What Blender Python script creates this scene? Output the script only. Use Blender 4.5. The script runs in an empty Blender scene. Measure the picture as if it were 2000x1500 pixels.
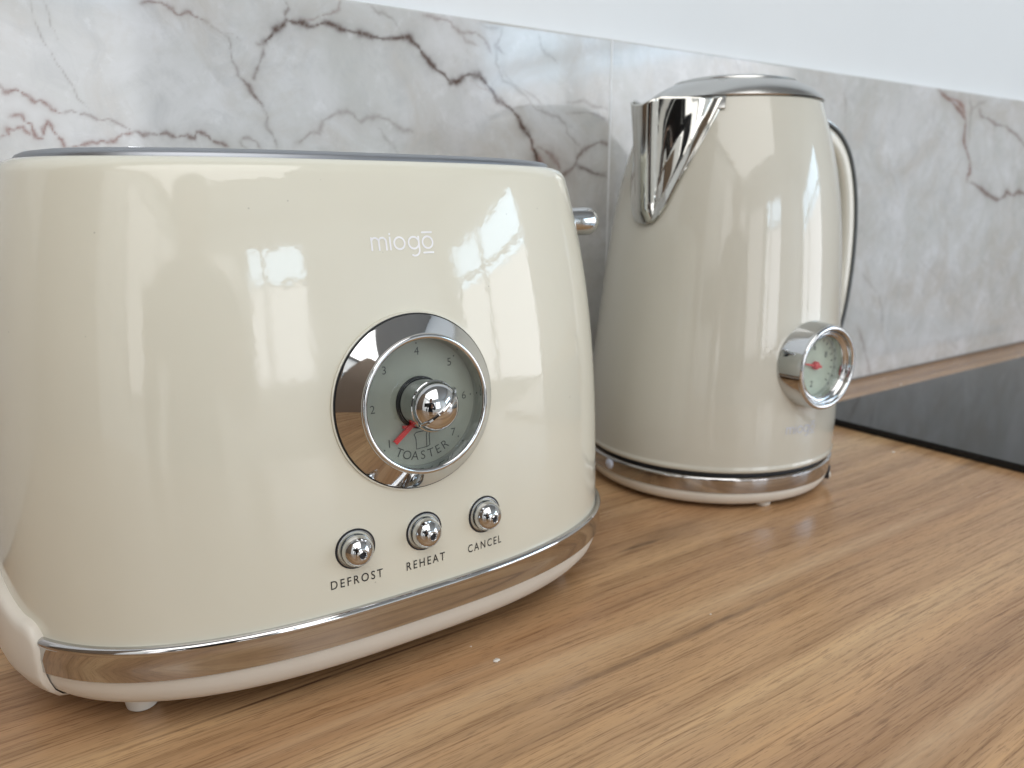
import bpy, bmesh, math, random
import numpy as np
from mathutils import Vector, Matrix
R_ = math.radians
random.seed(4); rng = np.random.default_rng(4)
scene = bpy.context.scene
col = scene.collection

# ------------------------------------------------------------------ camera
CAM_H, PITCH, HEAD, FPX = 0.170, R_(13.2), R_(54.9), 1550.0
cam_d = bpy.data.cameras.new('camera'); cam = bpy.data.objects.new('camera', cam_d); col.objects.link(cam)
cam_d.sensor_width = 36.0; cam_d.lens = 36.0*FPX/2000.0
cam_d.clip_start = 0.004; cam_d.clip_end = 50
Fh = Vector((math.cos(HEAD), math.sin(HEAD), 0))
Rt = Vector((math.sin(HEAD), -math.cos(HEAD), 0))
Fw = Fh*math.cos(PITCH) - Vector((0, 0, 1))*math.sin(PITCH)
Up = Fh*math.sin(PITCH) + Vector((0, 0, 1))*math.cos(PITCH)
cam.matrix_world = Matrix(((Rt.x, Up.x, -Fw.x, 0), (Rt.y, Up.y, -Fw.y, 0), (Rt.z, Up.z, -Fw.z, CAM_H), (0, 0, 0, 1)))
cam_d.dof.use_dof = True; cam_d.dof.focus_distance = 0.262; cam_d.dof.aperture_fstop = 15.0
scene.camera = cam

# ------------------------------------------------------------------ world and lamps
world = bpy.data.worlds.new("World"); scene.world = world; world.use_nodes = True
bg = world.node_tree.nodes['Background']; bg.inputs[0].default_value = (0.85, 0.88, 0.95, 1); bg.inputs[1].default_value = 0.25
scene.view_settings.view_transform = 'Standard'; scene.view_settings.look = 'None'
scene.view_settings.exposure = -0.14; scene.view_settings.gamma = 1.0

def area(name, loc, target_dir, sx, sy, radiance, color):
    L = bpy.data.lights.new(name, 'AREA'); L.shape = 'RECTANGLE'; L.size = sx; L.size_y = sy
    L.energy = radiance*math.pi*sx*sy; L.color = color
    o = bpy.data.objects.new(name, L); col.objects.link(o); o.location = loc
    o.rotation_euler = Vector(target_dir).to_track_quat('-Z', 'Y').to_euler()
    return o
# daylight from the two windows of the kitchen (behind and to the right of the camera)
BACK_Y, RIGHT_X, LEFT_X, CEIL_Z, FLOOR_Z = -3.5, 2.6, -1.5, 1.80, -0.90
area('window_daylight_sky', (0.38, BACK_Y-0.06, 1.27), (0, 1, 0), 1.05, 0.46, 8.0, (0.62, 0.82, 1.0))
area('window_daylight_low', (0.38, BACK_Y-0.06, 0.52), (0, 1, 0), 1.05, 1.04, 4.6, (0.95, 0.97, 1.0))
area('window_daylight_sky', (RIGHT_X+0.06, -2.12, 1.03), (-1, 0, 0), 2.15, 0.54, 8.0, (0.58, 0.80, 1.0))
area('window_daylight_low', (RIGHT_X+0.06, -2.12, 0.25), (-1, 0, 0), 2.15, 1.00, 4.2, (0.96, 0.97, 1.0))
# fill lamps added behind invented openings, back left and left, for a sunlit wall
area('added_corner_fill', (-0.86, BACK_Y-0.06, 0.78), (0, 1, 0), 1.06, 1.46, 2.0, (1.0, 0.99, 0.97))
area('added_corner_fill', (LEFT_X-0.06, -2.15, 0.78), (1, 0, 0), 1.96, 1.46, 2.0, (1.0, 0.99, 0.97))
# fill lamp added above and left of the camera to brighten counter and walls
area('added_ceiling_fill', (-0.40, -1.25, CEIL_Z-0.02), (0, 0, -1), 1.9, 2.2, 2.9, (1.0, 0.985, 0.96))

# ------------------------------------------------------------------ helpers
def tag(o, label=None, cat=None, group=None, kind=None):
    if label: o['label'] = label
    if cat: o['category'] = cat
    if group: o['group'] = group
    if kind: o['kind'] = kind
    return o
def mesh_obj(name, verts, faces, mat, parent=None, smooth=40, mats=None, fm=None):
    me = bpy.data.meshes.new(name)
    me.from_pydata([tuple(v) for v in verts], [], [tuple(f) for f in faces]); me.update()
    bm = bmesh.new(); bm.from_mesh(me); bmesh.ops.recalc_face_normals(bm, faces=bm.faces); bm.to_mesh(me); bm.free()
    if smooth:
        me.polygons.foreach_set('use_smooth', [True]*len(me.polygons))
        me.set_sharp_from_angle(angle=R_(smooth))
    me.materials.append(mat)
    o = bpy.data.objects.new(name, me); col.objects.link(o)
    if parent: o.parent = parent
    return o
def empty(name, loc=(0, 0, 0)):
    o = bpy.data.objects.new(name, None); col.objects.link(o); o.location = loc; o.empty_display_size = 0.02
    return o
def rebase(root, loc):
    """put the thing's origin at its base and keep its parts where they stand"""
    root.location = loc
    inv = Matrix.Translation(-Vector(loc))
    for ch in root.children:
        if ch.type == 'MESH': ch.data.transform(inv)
        for g in ch.children:
            if g.type == 'MESH': g.data.transform(inv)

def frame(origin, n, up=(0, 0, 1)):
    n = Vector(n).normalized(); up = Vector(up); v = (up - n*up.dot(n)).normalized(); u = v.cross(n)
    o = Vector(origin)
    return lambda a, b, c: o + u*a + v*b + n*c      # a right (seen from outside), b up, c outwards
def lathe(fr, prof, seg=96, close=False):
    vs, fs = [], []
    k = len(prof)
    for i in range(seg):
        t = 2*math.pi*i/seg
        for r, h in prof: vs.append(fr(r*math.cos(t), r*math.sin(t), h))
    for i in range(seg):
        j = (i+1) % seg
        for q in range(k-1 if not close else k):
            p = (q+1) % k
            fs.append((i*k+q, j*k+q, j*k+p, i*k+p))
    # merge poles
    return vs, fs
def clean(o, d=1e-6):
    bm = bmesh.new(); bm.from_mesh(o.data); bmesh.ops.remove_doubles(bm, verts=bm.verts, dist=d)
    bmesh.ops.recalc_face_normals(bm, faces=bm.faces); bm.to_mesh(o.data); bm.free()
    return o
def arc(cx, cy, r, a0, a1, n=8):
    return [(cx+r*math.cos(R_(a0+(a1-a0)*i/n)), cy+r*math.sin(R_(a0+(a1-a0)*i/n))) for i in range(n+1)]
def box_vf(x0, x1, y0, y1, z0, z1):
    v = [(x0,y0,z0),(x1,y0,z0),(x1,y1,z0),(x0,y1,z0),(x0,y0,z1),(x1,y0,z1),(x1,y1,z1),(x0,y1,z1)]
    f = [(0,3,2,1),(4,5,6,7),(0,1,5,4),(1,2,6,5),(2,3,7,6),(3,0,4,7)]
    return v, f
def box(name, mat, b, parent=None, bevel=0.0, seg=2):
    v, f = box_vf(*b); o = mesh_obj(name, v, f, mat, parent, smooth=0)
    if bevel:
        bm = bmesh.new(); bm.from_mesh(o.data)
        bmesh.ops.bevel(bm, geom=bm.edges[:], offset=bevel, segments=seg, affect='EDGES', profile=0.5)
        bm.to_mesh(o.data); bm.free()
        o.data.polygons.foreach_set('use_smooth', [True]*len(o.data.polygons)); o.data.set_sharp_from_angle(angle=R_(35))
    return o

# ------------------------------------------------------------------ materials
def new_mat(name):
    m = bpy.data.materials.new(name); m.use_nodes = True
    return m, m.node_tree, m.node_tree.nodes['Principled BSDF']
def N(nt, typ, **kw):
    n = nt.nodes.new(typ)
    for k, v in kw.items():
        if k.startswith('i_'):
            key = k[2:]; key = int(key) if key.isdigit() else key.replace('_', ' ')
            n.inputs[key].default_value = v
        else: setattr(n, k, v)
    return n
def setp(b, **kw):
    for k, v in kw.items(): b.inputs[k.replace('_', ' ')].default_value = v
def bump(nt, b, scale, strength, dist=0.001, sock='Normal', detail=2, coord='Object', vec=None):
    tc = N(nt, 'ShaderNodeTexCoord'); no = N(nt, 'ShaderNodeTexNoise'); no.inputs['Scale'].default_value = scale; no.inputs['Detail'].default_value = detail
    nt.links.new(vec if vec else tc.outputs[coord], no.inputs['Vector'])
    bp = N(nt, 'ShaderNodeBump'); bp.inputs['Strength'].default_value = strength; bp.inputs['Distance'].default_value = dist
    nt.links.new(no.outputs['Fac'], bp.inputs['Height']); nt.links.new(bp.outputs[0], b.inputs[sock])
    return no, bp
def mottle(nt, b, c1, c2, scale, detail=3, sock='Base Color'):
    tc = N(nt, 'ShaderNodeTexCoord'); no = N(nt, 'ShaderNodeTexNoise'); no.inputs['Scale'].default_value = scale; no.inputs['Detail'].default_value = detail
    nt.links.new(tc.outputs['Object'], no.inputs['Vector'])
    r = N(nt, 'ShaderNodeValToRGB'); r.color_ramp.elements[0].position = .35; r.color_ramp.elements[1].position = .65
    r.color_ramp.elements[0].color = (*c1, 1); r.color_ramp.elements[1].color = (*c2, 1)
    nt.links.new(no.outputs['Fac'], r.inputs['Fac']); nt.links.new(r.outputs[0], b.inputs[sock])

def enamel(name, c):
    m, nt, b = new_mat(name)
    mottle(nt, b, tuple(x*.985 for x in c), c, 40)
    tc = N(nt, 'ShaderNodeTexCoord'); vo = N(nt, 'ShaderNodeTexVoronoi'); vo.inputs['Scale'].default_value = 170
    nt.links.new(tc.outputs['Object'], vo.inputs['Vector'])
    rad = N(nt, 'ShaderNodeMapRange'); rad.inputs['From Min'].default_value = .035; rad.inputs['From Max'].default_value = .06; rad.inputs['To Min'].default_value = 1; rad.inputs['To Max'].default_value = 0
    nt.links.new(vo.outputs['Distance'], rad.inputs['Value'])
    sc_ = N(nt, 'ShaderNodeSeparateColor'); nt.links.new(vo.outputs['Color'], sc_.inputs[0])
    gt = N(nt, 'ShaderNodeMath', operation='GREATER_THAN'); gt.inputs[1].default_value = .86; nt.links.new(sc_.outputs[0], gt.inputs[0])
    ml = N(nt, 'ShaderNodeMath', operation='MULTIPLY'); nt.links.new(rad.outputs[0], ml.inputs[0]); nt.links.new(gt.outputs[0], ml.inputs[1])
    m3 = N(nt, 'ShaderNodeMath', operation='MULTIPLY'); m3.inputs[1].default_value = .45; nt.links.new(ml.outputs[0], m3.inputs[0])
    src = b.inputs['Base Color'].links[0].from_socket
    mx = N(nt, 'ShaderNodeMix', data_type='RGBA'); nt.links.new(m3.outputs[0], mx.inputs[0]); nt.links.new(src, mx.inputs[6]); mx.inputs[7].default_value = (.30, .29, .25, 1)
    nt.links.new(mx.outputs[2], b.inputs['Base Color'])
    # faint wipe marks: the coat is not equally clear everywhere
    sm = N(nt, 'ShaderNodeTexNoise'); sm.inputs['Scale'].default_value = 22; sm.inputs['Detail'].default_value = 5; sm.inputs['Distortion'].default_value = 1.5
    nt.links.new(tc.outputs['Object'], sm.inputs['Vector'])
    sr = N(nt, 'ShaderNodeMapRange'); sr.inputs['From Min'].default_value = .4; sr.inputs['From Max'].default_value = .75; sr.inputs['To Min'].default_value = .045; sr.inputs['To Max'].default_value = .13
    nt.links.new(sm.outputs['Fac'], sr.inputs['Value']); nt.links.new(sr.outputs[0], b.inputs['Coat Roughness'])
    setp(b, Roughness=0.42, Coat_Weight=1.0, Coat_Roughness=0.055, Coat_IOR=1.55)
    b.inputs['Specular IOR Level'].default_value = 0.35
    bump(nt, b, 330, 0.075, 0.0004, 'Coat Normal', 1)
    return m
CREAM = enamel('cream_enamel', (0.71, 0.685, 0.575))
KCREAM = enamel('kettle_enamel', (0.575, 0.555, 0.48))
def plastic(name, c, rough=.38, bs=.03):
    m, nt, b = new_mat(name); mottle(nt, b, tuple(x*.97 for x in c), c, 60)
    setp(b, Roughness=rough); bump(nt, b, 2500, bs, 0.0003); return m
PLASTIC = plastic('cream_plastic', (0.74, 0.69, 0.61), .34)
FOOTM = plastic('foot_rubber', (0.72, 0.68, 0.61), .55)
def metal(name, c, rough, bs=0.0, bscale=300, aniso=0):
    m, nt, b = new_mat(name)
    mottle(nt, b, tuple(x*.97 for x in c), c, 90); setp(b, Metallic=1.0, Roughness=rough)
    tc = N(nt, 'ShaderNodeTexCoord'); no = N(nt, 'ShaderNodeTexNoise'); no.inputs['Scale'].default_value = 35; no.inputs['Detail'].default_value = 2
    nt.links.new(tc.outputs['Object'], no.inputs['Vector'])
    mr = N(nt, 'ShaderNodeMapRange'); mr.inputs['To Min'].default_value = rough*.85; mr.inputs['To Max'].default_value = rough*1.15
    nt.links.new(no.outputs['Fac'], mr.inputs['Value']); nt.links.new(mr.outputs[0], b.inputs['Roughness'])
    if bs: bump(nt, b, bscale, bs, 0.0005)
    return m
CHROME = metal('chrome', (0.61, 0.62, 0.63), 0.035)
BAND = metal('band_chrome', (0.57, 0.565, 0.565), 0.06, .02, 90)
STEEL = metal('brushed_steel', (0.56, 0.56, 0.55), 0.26)
SPOUTM = metal('spout_steel', (0.60, 0.59, 0.55), 0.07, .012, 60)
TOPM = metal('top_panel_grey', (0.33, 0.345, 0.375), 0.38)
def plain(name, c, rough, **kw):
    m, nt, b = new_mat(name); mottle(nt, b, tuple(x*.9 for x in c), c, 150); setp(b, Roughness=rough, **kw); return m
BLACK = plain('black_plastic', (0.012, 0.012, 0.013), .35)
GAP = plain('dark_gap', (0.01, 0.011, 0.014), .6)
INK = plain('black_print', (0.012, 0.012, 0.013), .5)
GINK = plain('grey_print', (0.022, 0.026, 0.025), .5)
WPRINT = plain('white_print', (0.93, 0.93, 0.95), .35)
BPRINT = plain('pale_blue_print', (0.55, 0.58, 0.68), .35)
RED = plain('red_pointer', (0.62, 0.015, 0.02), .3)
FACE = plain('dial_face', (0.27, 0.285, 0.245), .45)
GFACE = plain('gauge_face', (0.47, 0.53, 0.45), .45)
GRIP = plain('handle_seam_grey', (0.10, 0.11, 0.115), .3)
RECESS = metal('button_socket', (0.36, 0.38, 0.40), .22)

def glass_mat():
    m, nt, b = new_mat('clear_cover'); nt.nodes.remove(b)
    out = nt.nodes['Material Output']
    ge = N(nt, 'ShaderNodeNewGeometry'); dt = N(nt, 'ShaderNodeVectorMath', operation='DOT_PRODUCT')
    nt.links.new(ge.outputs['Incoming'], dt.inputs[0]); nt.links.new(ge.outputs['Normal'], dt.inputs[1])
    ab = N(nt, 'ShaderNodeMath', operation='ABSOLUTE'); nt.links.new(dt.outputs['Value'], ab.inputs[0])
    om = N(nt, 'ShaderNodeMath', operation='SUBTRACT'); om.inputs[0].default_value = 1; nt.links.new(ab.outputs[0], om.inputs[1])
    pw = N(nt, 'ShaderNodeMath', operation='POWER'); pw.inputs[1].default_value = 5; nt.links.new(om.outputs[0], pw.inputs[0])
    fr = N(nt, 'ShaderNodeMapRange'); fr.inputs['To Min'].default_value = .05; nt.links.new(pw.outputs[0], fr.inputs['Value'])
    t = N(nt, 'ShaderNodeBsdfTransparent'); t.inputs[0].default_value = (.95, .97, .95, 1)
    g = N(nt, 'ShaderNodeBsdfGlossy'); g.inputs['Roughness'].default_value = 0.06
    mx = N(nt, 'ShaderNodeMixShader')
    nt.links.new(fr.outputs[0], mx.inputs[0]); nt.links.new(t.outputs[0], mx.inputs[1]); nt.links.new(g.outputs[0], mx.inputs[2])
    nt.links.new(mx.outputs[0], out.inputs[0]); return m
GLASS = glass_mat()

def paint(name, c, bs=.12, scale=700):
    m, nt, b = new_mat(name); mottle(nt, b, tuple(x*.975 for x in c), c, 6); setp(b, Roughness=.75); bump(nt, b, scale, bs, 0.0004); return m
WALLP = paint('white_wall_paint', (0.78, 0.81, 0.83))
CEILP = paint('ceiling_paint', (0.36, 0.355, 0.345))
ROOMP = paint('room_wall_paint', (0.87, 0.87, 0.85))
BROWNP = paint('brown_cupboard_laminate', (0.20, 0.14, 0.095))
FLOORP = paint('floor_laminate', (0.24, 0.19, 0.145))
FRAMEP = paint('window_frame_white', (0.72, 0.73, 0.75))

def wood_mat():
    m, nt, b = new_mat('wood_laminate'); L = nt.links.new
    tc = N(nt, 'ShaderNodeTexCoord')
    # slow waviness of the grain lines
    mp0 = N(nt, 'ShaderNodeMapping'); mp0.inputs['Scale'].default_value = (4.0, 7.0, 1)
    L(tc.outputs['Object'], mp0.inputs['Vector'])
    w = N(nt, 'ShaderNodeTexNoise'); w.inputs['Scale'].default_value = 1; w.inputs['Detail'].default_value = 3; w.inputs['Roughness'].default_value = .5
    L(mp0.outputs[0], w.inputs['Vector'])
    sub = N(nt, 'ShaderNodeVectorMath', operation='SUBTRACT'); sub.inputs[1].default_value = (.5, .5, .5); L(w.outputs['Color'], sub.inputs[0])
    mul = N(nt, 'ShaderNodeVectorMath', operation='MULTIPLY'); mul.inputs[1].default_value = (0, 0.011, 0); L(sub.outputs[0], mul.inputs[0])
    add = N(nt, 'ShaderNodeVectorMath', operation='ADD'); L(tc.outputs['Object'], add.inputs[0]); L(mul.outputs[0], add.inputs[1])
    hf = N(nt, 'ShaderNodeVectorMath', operation='SCALE'); hf.inputs['Scale'].default_value = .35; L(mul.outputs[0], hf.inputs[0])
    add2 = N(nt, 'ShaderNodeVectorMath', operation='ADD'); L(tc.outputs['Object'], add2.inputs[0]); L(hf.outputs[0], add2.inputs[1])
    def noise(sx, sy, detail=4, rough=.55, off=0.0):
        mp = N(nt, 'ShaderNodeMapping'); mp.inputs['Scale'].default_value = (sx, sy, 1); mp.inputs['Location'].default_value = (off, off*1.7, 0)
        L(add.outputs[0], mp.inputs['Vector'])
        n = N(nt, 'ShaderNodeTexNoise'); n.inputs['Scale'].default_value = 1; n.inputs['Detail'].default_value = detail; n.inputs['Roughness'].default_value = rough
        L(mp.outputs[0], n.inputs['Vector']); return n.outputs['Fac']
    def ramp(src, stops):
        r = N(nt, 'ShaderNodeValToRGB'); e = r.color_ramp.elements
        while len(e) < len(stops): e.new(.5)
        for i, (p, c) in enumerate(stops): e[i].position = p; e[i].color = (*c, 1) if len(c) == 3 else c
        L(src, r.inputs['Fac']); return r.outputs[0]
    def mix(a, c, fac, mode='MIX'):
        x = N(nt, 'ShaderNodeMix', data_type='RGBA', blend_type=mode)
        if isinstance(fac, float): x.inputs[0].default_value = fac
        else: L(fac, x.inputs[0])
        for s, v in ((6, a), (7, c)):
            if isinstance(v, tuple): x.inputs[s].default_value = (*v, 1)
            else: L(v, x.inputs[s])
        return x.outputs[2]
    base = ramp(noise(1.1, 19, 4, .5), [(.26, (0.33, 0.182, 0.091)), (.42, (0.47, 0.278, 0.147)), (.56, (0.58, 0.368, 0.198)), (.72, (0.72, 0.50, 0.285))])
    band = ramp(noise(2.2, 90, 4, .6, 3.1), [(.32, (0.66, 0.61, 0.56)), (.50, (.98, .98, .98)), (.70, (1.13, 1.11, 1.06))])
    c = mix(base, band, .85, 'MULTIPLY')
    fine = ramp(noise(22, 720, 4, .65, 7.7), [(.35, (0.46, 0.38, 0.33)), (.48, (1, 1, 1)), (.75, (1.14, 1.12, 1.10))])
    c = mix(c, fine, .62, 'MULTIPLY')
    # short dark pores, denser in the dark bands
    pore = ramp(noise(95, 1500, 3, .65, 1.3), [(.36, (1, 1, 1)), (.45, (0, 0, 0))])
    pm = N(nt, 'ShaderNodeMath', operation='MULTIPLY'); pm.inputs[1].default_value = .38; L(pore, pm.inputs[0])
    c = mix(c, (0.115, 0.062, 0.036), pm.outputs[0])
    # rare dark cracks running with the grain
    crack = ramp(noise(3.6, 270, 5, .62, 12.3), [(.29, (1, 1, 1)), (.345, (0, 0, 0))])
    cm = N(nt, 'ShaderNodeMath', operation='MULTIPLY'); cm.inputs[1].default_value = .8; L(crack, cm.inputs[0])
    c = mix(c, (0.075, 0.042, 0.026), cm.outputs[0])
    # two knots
    sep = N(nt, 'ShaderNodeSeparateXYZ'); L(add2.outputs[0], sep.inputs[0]); kf = band_fac(nt, noise)
    DK, LT = (0.12, 0.068, 0.042), (0.74, 0.53, 0.33)
    for (kx_, ky_, sx, sy, st, colr) in ((0.33, 0.2035, .20, .0080, .42, LT), (0.15, 0.2085, .10, .0070, .4, LT), (0.245, 0.1035, .10, .008, .42, LT), (0.10, .222, .12, .005, .35, LT),
            (0.23, 0.1930, .14, .0030, .55, DK), (0.33, 0.1895, .07, .0022, .4, DK), (0.10, 0.2490, .11, .0010, 1.0, DK), (0.14, .1765, .10, .0035, .35, DK),
            (0.266, 0.2655, .020, .0026, 1.0, DK), (0.285, 0.268, .055, .012, .40, DK), (0.533, 0.232, .045, .0050, .55, DK), (0.36, 0.232, .06, .006, .22, DK), (0.30, .120, .10, .012, .25, DK)):
        dx = N(nt, 'ShaderNodeMath', operation='SUBTRACT'); dx.inputs[1].default_value = kx_; L(sep.outputs[0], dx.inputs[0])
        dy = N(nt, 'ShaderNodeMath', operation='SUBTRACT'); dy.inputs[1].default_value = ky_; L(sep.outputs[1], dy.inputs[0])
        dx2 = N(nt, 'ShaderNodeMath', operation='DIVIDE'); dx2.inputs[1].default_value = sx; L(dx.outputs[0], dx2.inputs[0])
        dy2 = N(nt, 'ShaderNodeMath', operation='DIVIDE'); dy2.inputs[1].default_value = sy; L(dy.outputs[0], dy2.inputs[0])
        cb = N(nt, 'ShaderNodeCombineXYZ'); L(dx2.outputs[0], cb.inputs[0]); L(dy2.outputs[0], cb.inputs[1])
        ln = N(nt, 'ShaderNodeVectorMath', operation='LENGTH'); L(cb.outputs[0], ln.inputs[0])
        mr = N(nt, 'ShaderNodeMapRange', interpolation_type='SMOOTHSTEP'); mr.inputs['From Min'].default_value = 0.1; mr.inputs['From Max'].default_value = 1.0
        mr.inputs['To Min'].default_value = st; mr.inputs['To Max'].default_value = 0; L(ln.outputs['Value'], mr.inputs['Value'])
        nm = N(nt, 'ShaderNodeMath', operation='MULTIPLY'); nm.use_clamp = True; L(mr.outputs[0], nm.inputs[0]); L(kf, nm.inputs[1])
        c = mix(c, colr, nm.outputs[0])
    L(c, b.inputs['Base Color'])
    setp(b, Roughness=.42); b.inputs['Specular IOR Level'].default_value = .40
    rr = N(nt, 'ShaderNodeMapRange'); rr.inputs['To Min'].default_value = .19; rr.inputs['To Max'].default_value = .31; L(noise(30, 500, 3, .6, 4.0), rr.inputs['Value']); L(rr.outputs[0], b.inputs['Roughness'])
    bp = N(nt, 'ShaderNodeBump'); bp.inputs['Strength'].default_value = .22; bp.inputs['Distance'].default_value = .0003
    L(noise(45, 900, 3, .6, 9.0), bp.inputs['Height']); L(bp.outputs[0], b.inputs['Normal'])
    return m
def band_fac(nt, noise):
    f = noise(60, 500, 3, .6, 5.5)
    mr = N(nt, 'ShaderNodeMapRange'); mr.inputs['From Min'].default_value = .3; mr.inputs['From Max'].default_value = .7
    mr.inputs['To Min'].default_value = 1.2; mr.inputs['To Max'].default_value = .5
    nt.links.new(f, mr.inputs['Value']); return mr.outputs[0]
WOOD = wood_mat()

def marble_mat():
    m, nt, b = new_mat('marble_print'); L = nt.links.new
    tc = N(nt, 'ShaderNodeTexCoord')
    def noise(scale, detail=5, rough=.55, dist=0.0, off=(0, 0, 0)):
        mp = N(nt, 'ShaderNodeMapping'); mp.inputs['Location'].default_value = off; L(tc.outputs['Object'], mp.inputs['Vector'])
        n = N(nt, 'ShaderNodeTexNoise'); n.inputs['Scale'].default_value = scale; n.inputs['Detail'].default_value = detail
        n.inputs['Roughness'].default_value = rough; n.inputs['Distortion'].default_value = dist; L(mp.outputs[0], n.inputs['Vector']); return n.outputs['Fac']
    def mix(a, c, fac, mode='MIX'):
        x = N(nt, 'ShaderNodeMix', data_type='RGBA', blend_type=mode)
        if isinstance(fac, float): x.inputs[0].default_value = fac
        else: L(fac, x.inputs[0])
        for s, v in ((6, a), (7, c)):
            if isinstance(v, tuple): x.inputs[s].default_value = (*v, 1)
            else: L(v, x.inputs[s])
        return x.outputs[2]
    def rng_(src, a, bb, c, d):
        mr = N(nt, 'ShaderNodeMapRange'); mr.inputs['From Min'].default_value = a; mr.inputs['From Max'].default_value = bb
        mr.inputs['To Min'].default_value = c; mr.inputs['To Max'].default_value = d; L(src, mr.inputs['Value']); return mr.outputs[0]
    c = mix((0.515, 0.52, 0.505), (0.665, 0.67, 0.685), rng_(noise(13, 6, .62, .8), .33, .66, 0, 1))
    c = mix(c, (0.49, 0.465, 0.43), rng_(noise(17, 6, .68, 1.0, (3, 1, 2)), .46, .70, 0, .85))
    c = mix(c, (0.42, 0.43, 0.44), rng_(noise(48, 6, .72, .8, (7, 2, 5)), .50, .80, 0, .70))
    c = mix(c, (0.86, 0.87, 0.90), rng_(noise(60, 6, .75, .5, (1, 8, 4)), .55, .8, 0, .5))
    at = N(nt, 'ShaderNodeAttribute'); at.attribute_name = 'vein'
    sp = N(nt, 'ShaderNodeSeparateColor'); L(at.outputs['Color'], sp.inputs[0])
    vcol = mix((0.085, 0.070, 0.060), (0.21, 0.050, 0.020), sp.outputs[1])
    wear = rng_(noise(260, 3, .7), .25, .6, .55, 1.05)
    vm = N(nt, 'ShaderNodeMath', operation='MULTIPLY'); vm.use_clamp = True; L(sp.outputs[0], vm.inputs[0]); L(wear, vm.inputs[1])
    c = mix(c, (0.30, 0.26, 0.235), sp.outputs[2])
    c = mix(c, vcol, vm.outputs[0])
    L(c, b.inputs['Base Color']); setp(b, Roughness=.085); b.inputs['Specular IOR Level'].default_value = .55
    bump(nt, b, 35, .03, .0010)
    return m
MARBLE = marble_mat()
def hob_mat():
    m, nt, b = new_mat('black_ceramic_glass'); mottle(nt, b, (0.010, 0.011, 0.012), (0.016, 0.017, 0.018), 300)
    nn, bb_ = bump(nt, b, 18, .03, .0006); setp(b, Roughness=.07); b.inputs['IOR'].default_value = 1.31; return m
HOB = hob_mat()

# ------------------------------------------------------------------ setting
WALL_Y, TILE_T, TILE_TOP, JOINT_X = 0.4270, 0.0080, 0.2712, 0.3747
TILE_Y = WALL_Y - TILE_T
tag(box('countertop', WOOD, (-.719, RIGHT_X, -0.20, WALL_Y, -0.038, 0.0), bevel=.0015), kind='structure')
wall = tag(box('wall', WALLP, (LEFT_X, RIGHT_X, WALL_Y, WALL_Y+.1, FLOOR_Z, CEIL_Z)), kind='structure')
tag(box('floor', FLOORP, (LEFT_X, RIGHT_X, BACK_Y, WALL_Y, FLOOR_Z-.05, FLOOR_Z)), kind='structure')
tag(box('ceiling', CEILP, (LEFT_X, RIGHT_X, BACK_Y, WALL_Y, CEIL_Z, CEIL_Z+.05)), kind='structure')
def wall_with_openings(name, axis, side, pos, a0, a1, ops):
    """a wall slab round its window openings (a, b, z0, z1), in one mesh; side is the outward direction"""
    V, F = [], []; edges = [a0]; P = []
    for (p, q, z0, z1) in sorted(ops):
        P += [(edges[-1], p, FLOOR_Z, CEIL_Z), (p, q, FLOOR_Z, z0), (p, q, z1, CEIL_Z)]; edges.append(q)
    P.append((edges[-1], a1, FLOOR_Z, CEIL_Z))
    lo, hi = sorted((pos, pos+side*.05))
    for (p, q, z0, z1) in P:
        v, f = box_vf(p, q, lo, hi, z0, z1) if axis == 'y' else box_vf(lo, hi, p, q, z0, z1)
        F += [tuple(i+len(V) for i in g) for g in f]; V += v
    return tag(mesh_obj(name, V, F, ROOMP, smooth=0), kind='structure')
wall_with_openings('back_wall', 'y', -1, BACK_Y, LEFT_X, RIGHT_X, [(-.14, .90, 0.0, 1.50), (-1.40, -.32, .04, 1.52)])
wall_with_openings('right_wall', 'x', 1, RIGHT_X, BACK_Y, WALL_Y, [(-3.19, -1.05, -.25, 1.29)])
wall_with_openings('left_wall', 'x', -1, LEFT_X, BACK_Y, WALL_Y, [(-3.14, -1.16, .04, 1.52)])
def window(label, axis, pos, a0, a1, z0, z1, bars, zbars):
    root = empty('window'); tag(root, label, 'window', 'kitchen windows behind the camera')
    def bar(p, q, r, s, nm):
        b = (p, q, pos-.03, pos+.01, r, s) if axis == 'y' else (pos-.01, pos+.03, p, q, r, s)
        return box(nm, FRAMEP, b, root, bevel=.003)
    t = .045
    bar(a0, a0+t, z0, z1, 'frame'); bar(a1-t, a1, z0, z1, 'frame')
    bar(a0+t, a1-t, z1-t, z1, 'frame'); bar(a0+t, a1-t, z0, z0+t, 'sill')
    for p in bars: bar(p-.03, p+.03, z0+t, z1-t, 'mullion')
    for q in zbars: bar(a0+t, a1-t, q-.025, q+.025, 'transom')
    rebase(root, ((a0+a1)/2, pos, z0) if axis == 'y' else (pos, (a0+a1)/2, z0))
window('narrow white framed window in the wall behind the camera', 'y', BACK_Y, -.14, .90, 0, 1.50, (.17,), (1.04,))
window('wide white framed window in the wall right of the camera', 'x', RIGHT_X, -3.19, -1.05, -.25, 1.29, (-2.35,), (.85,))

window('added white framed window for a fill lamp in the back left corner of the room', 'y', BACK_Y, -1.40, -.32, .04, 1.52, (), ())  # invented window, added to frame the back left fill lamp
window('added white framed window for a fill lamp in the left wall', 'x', LEFT_X, -3.14, -1.16, .04, 1.52, (-2.15,), ())  # also invented, frames the fill lamp in the left wall
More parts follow.
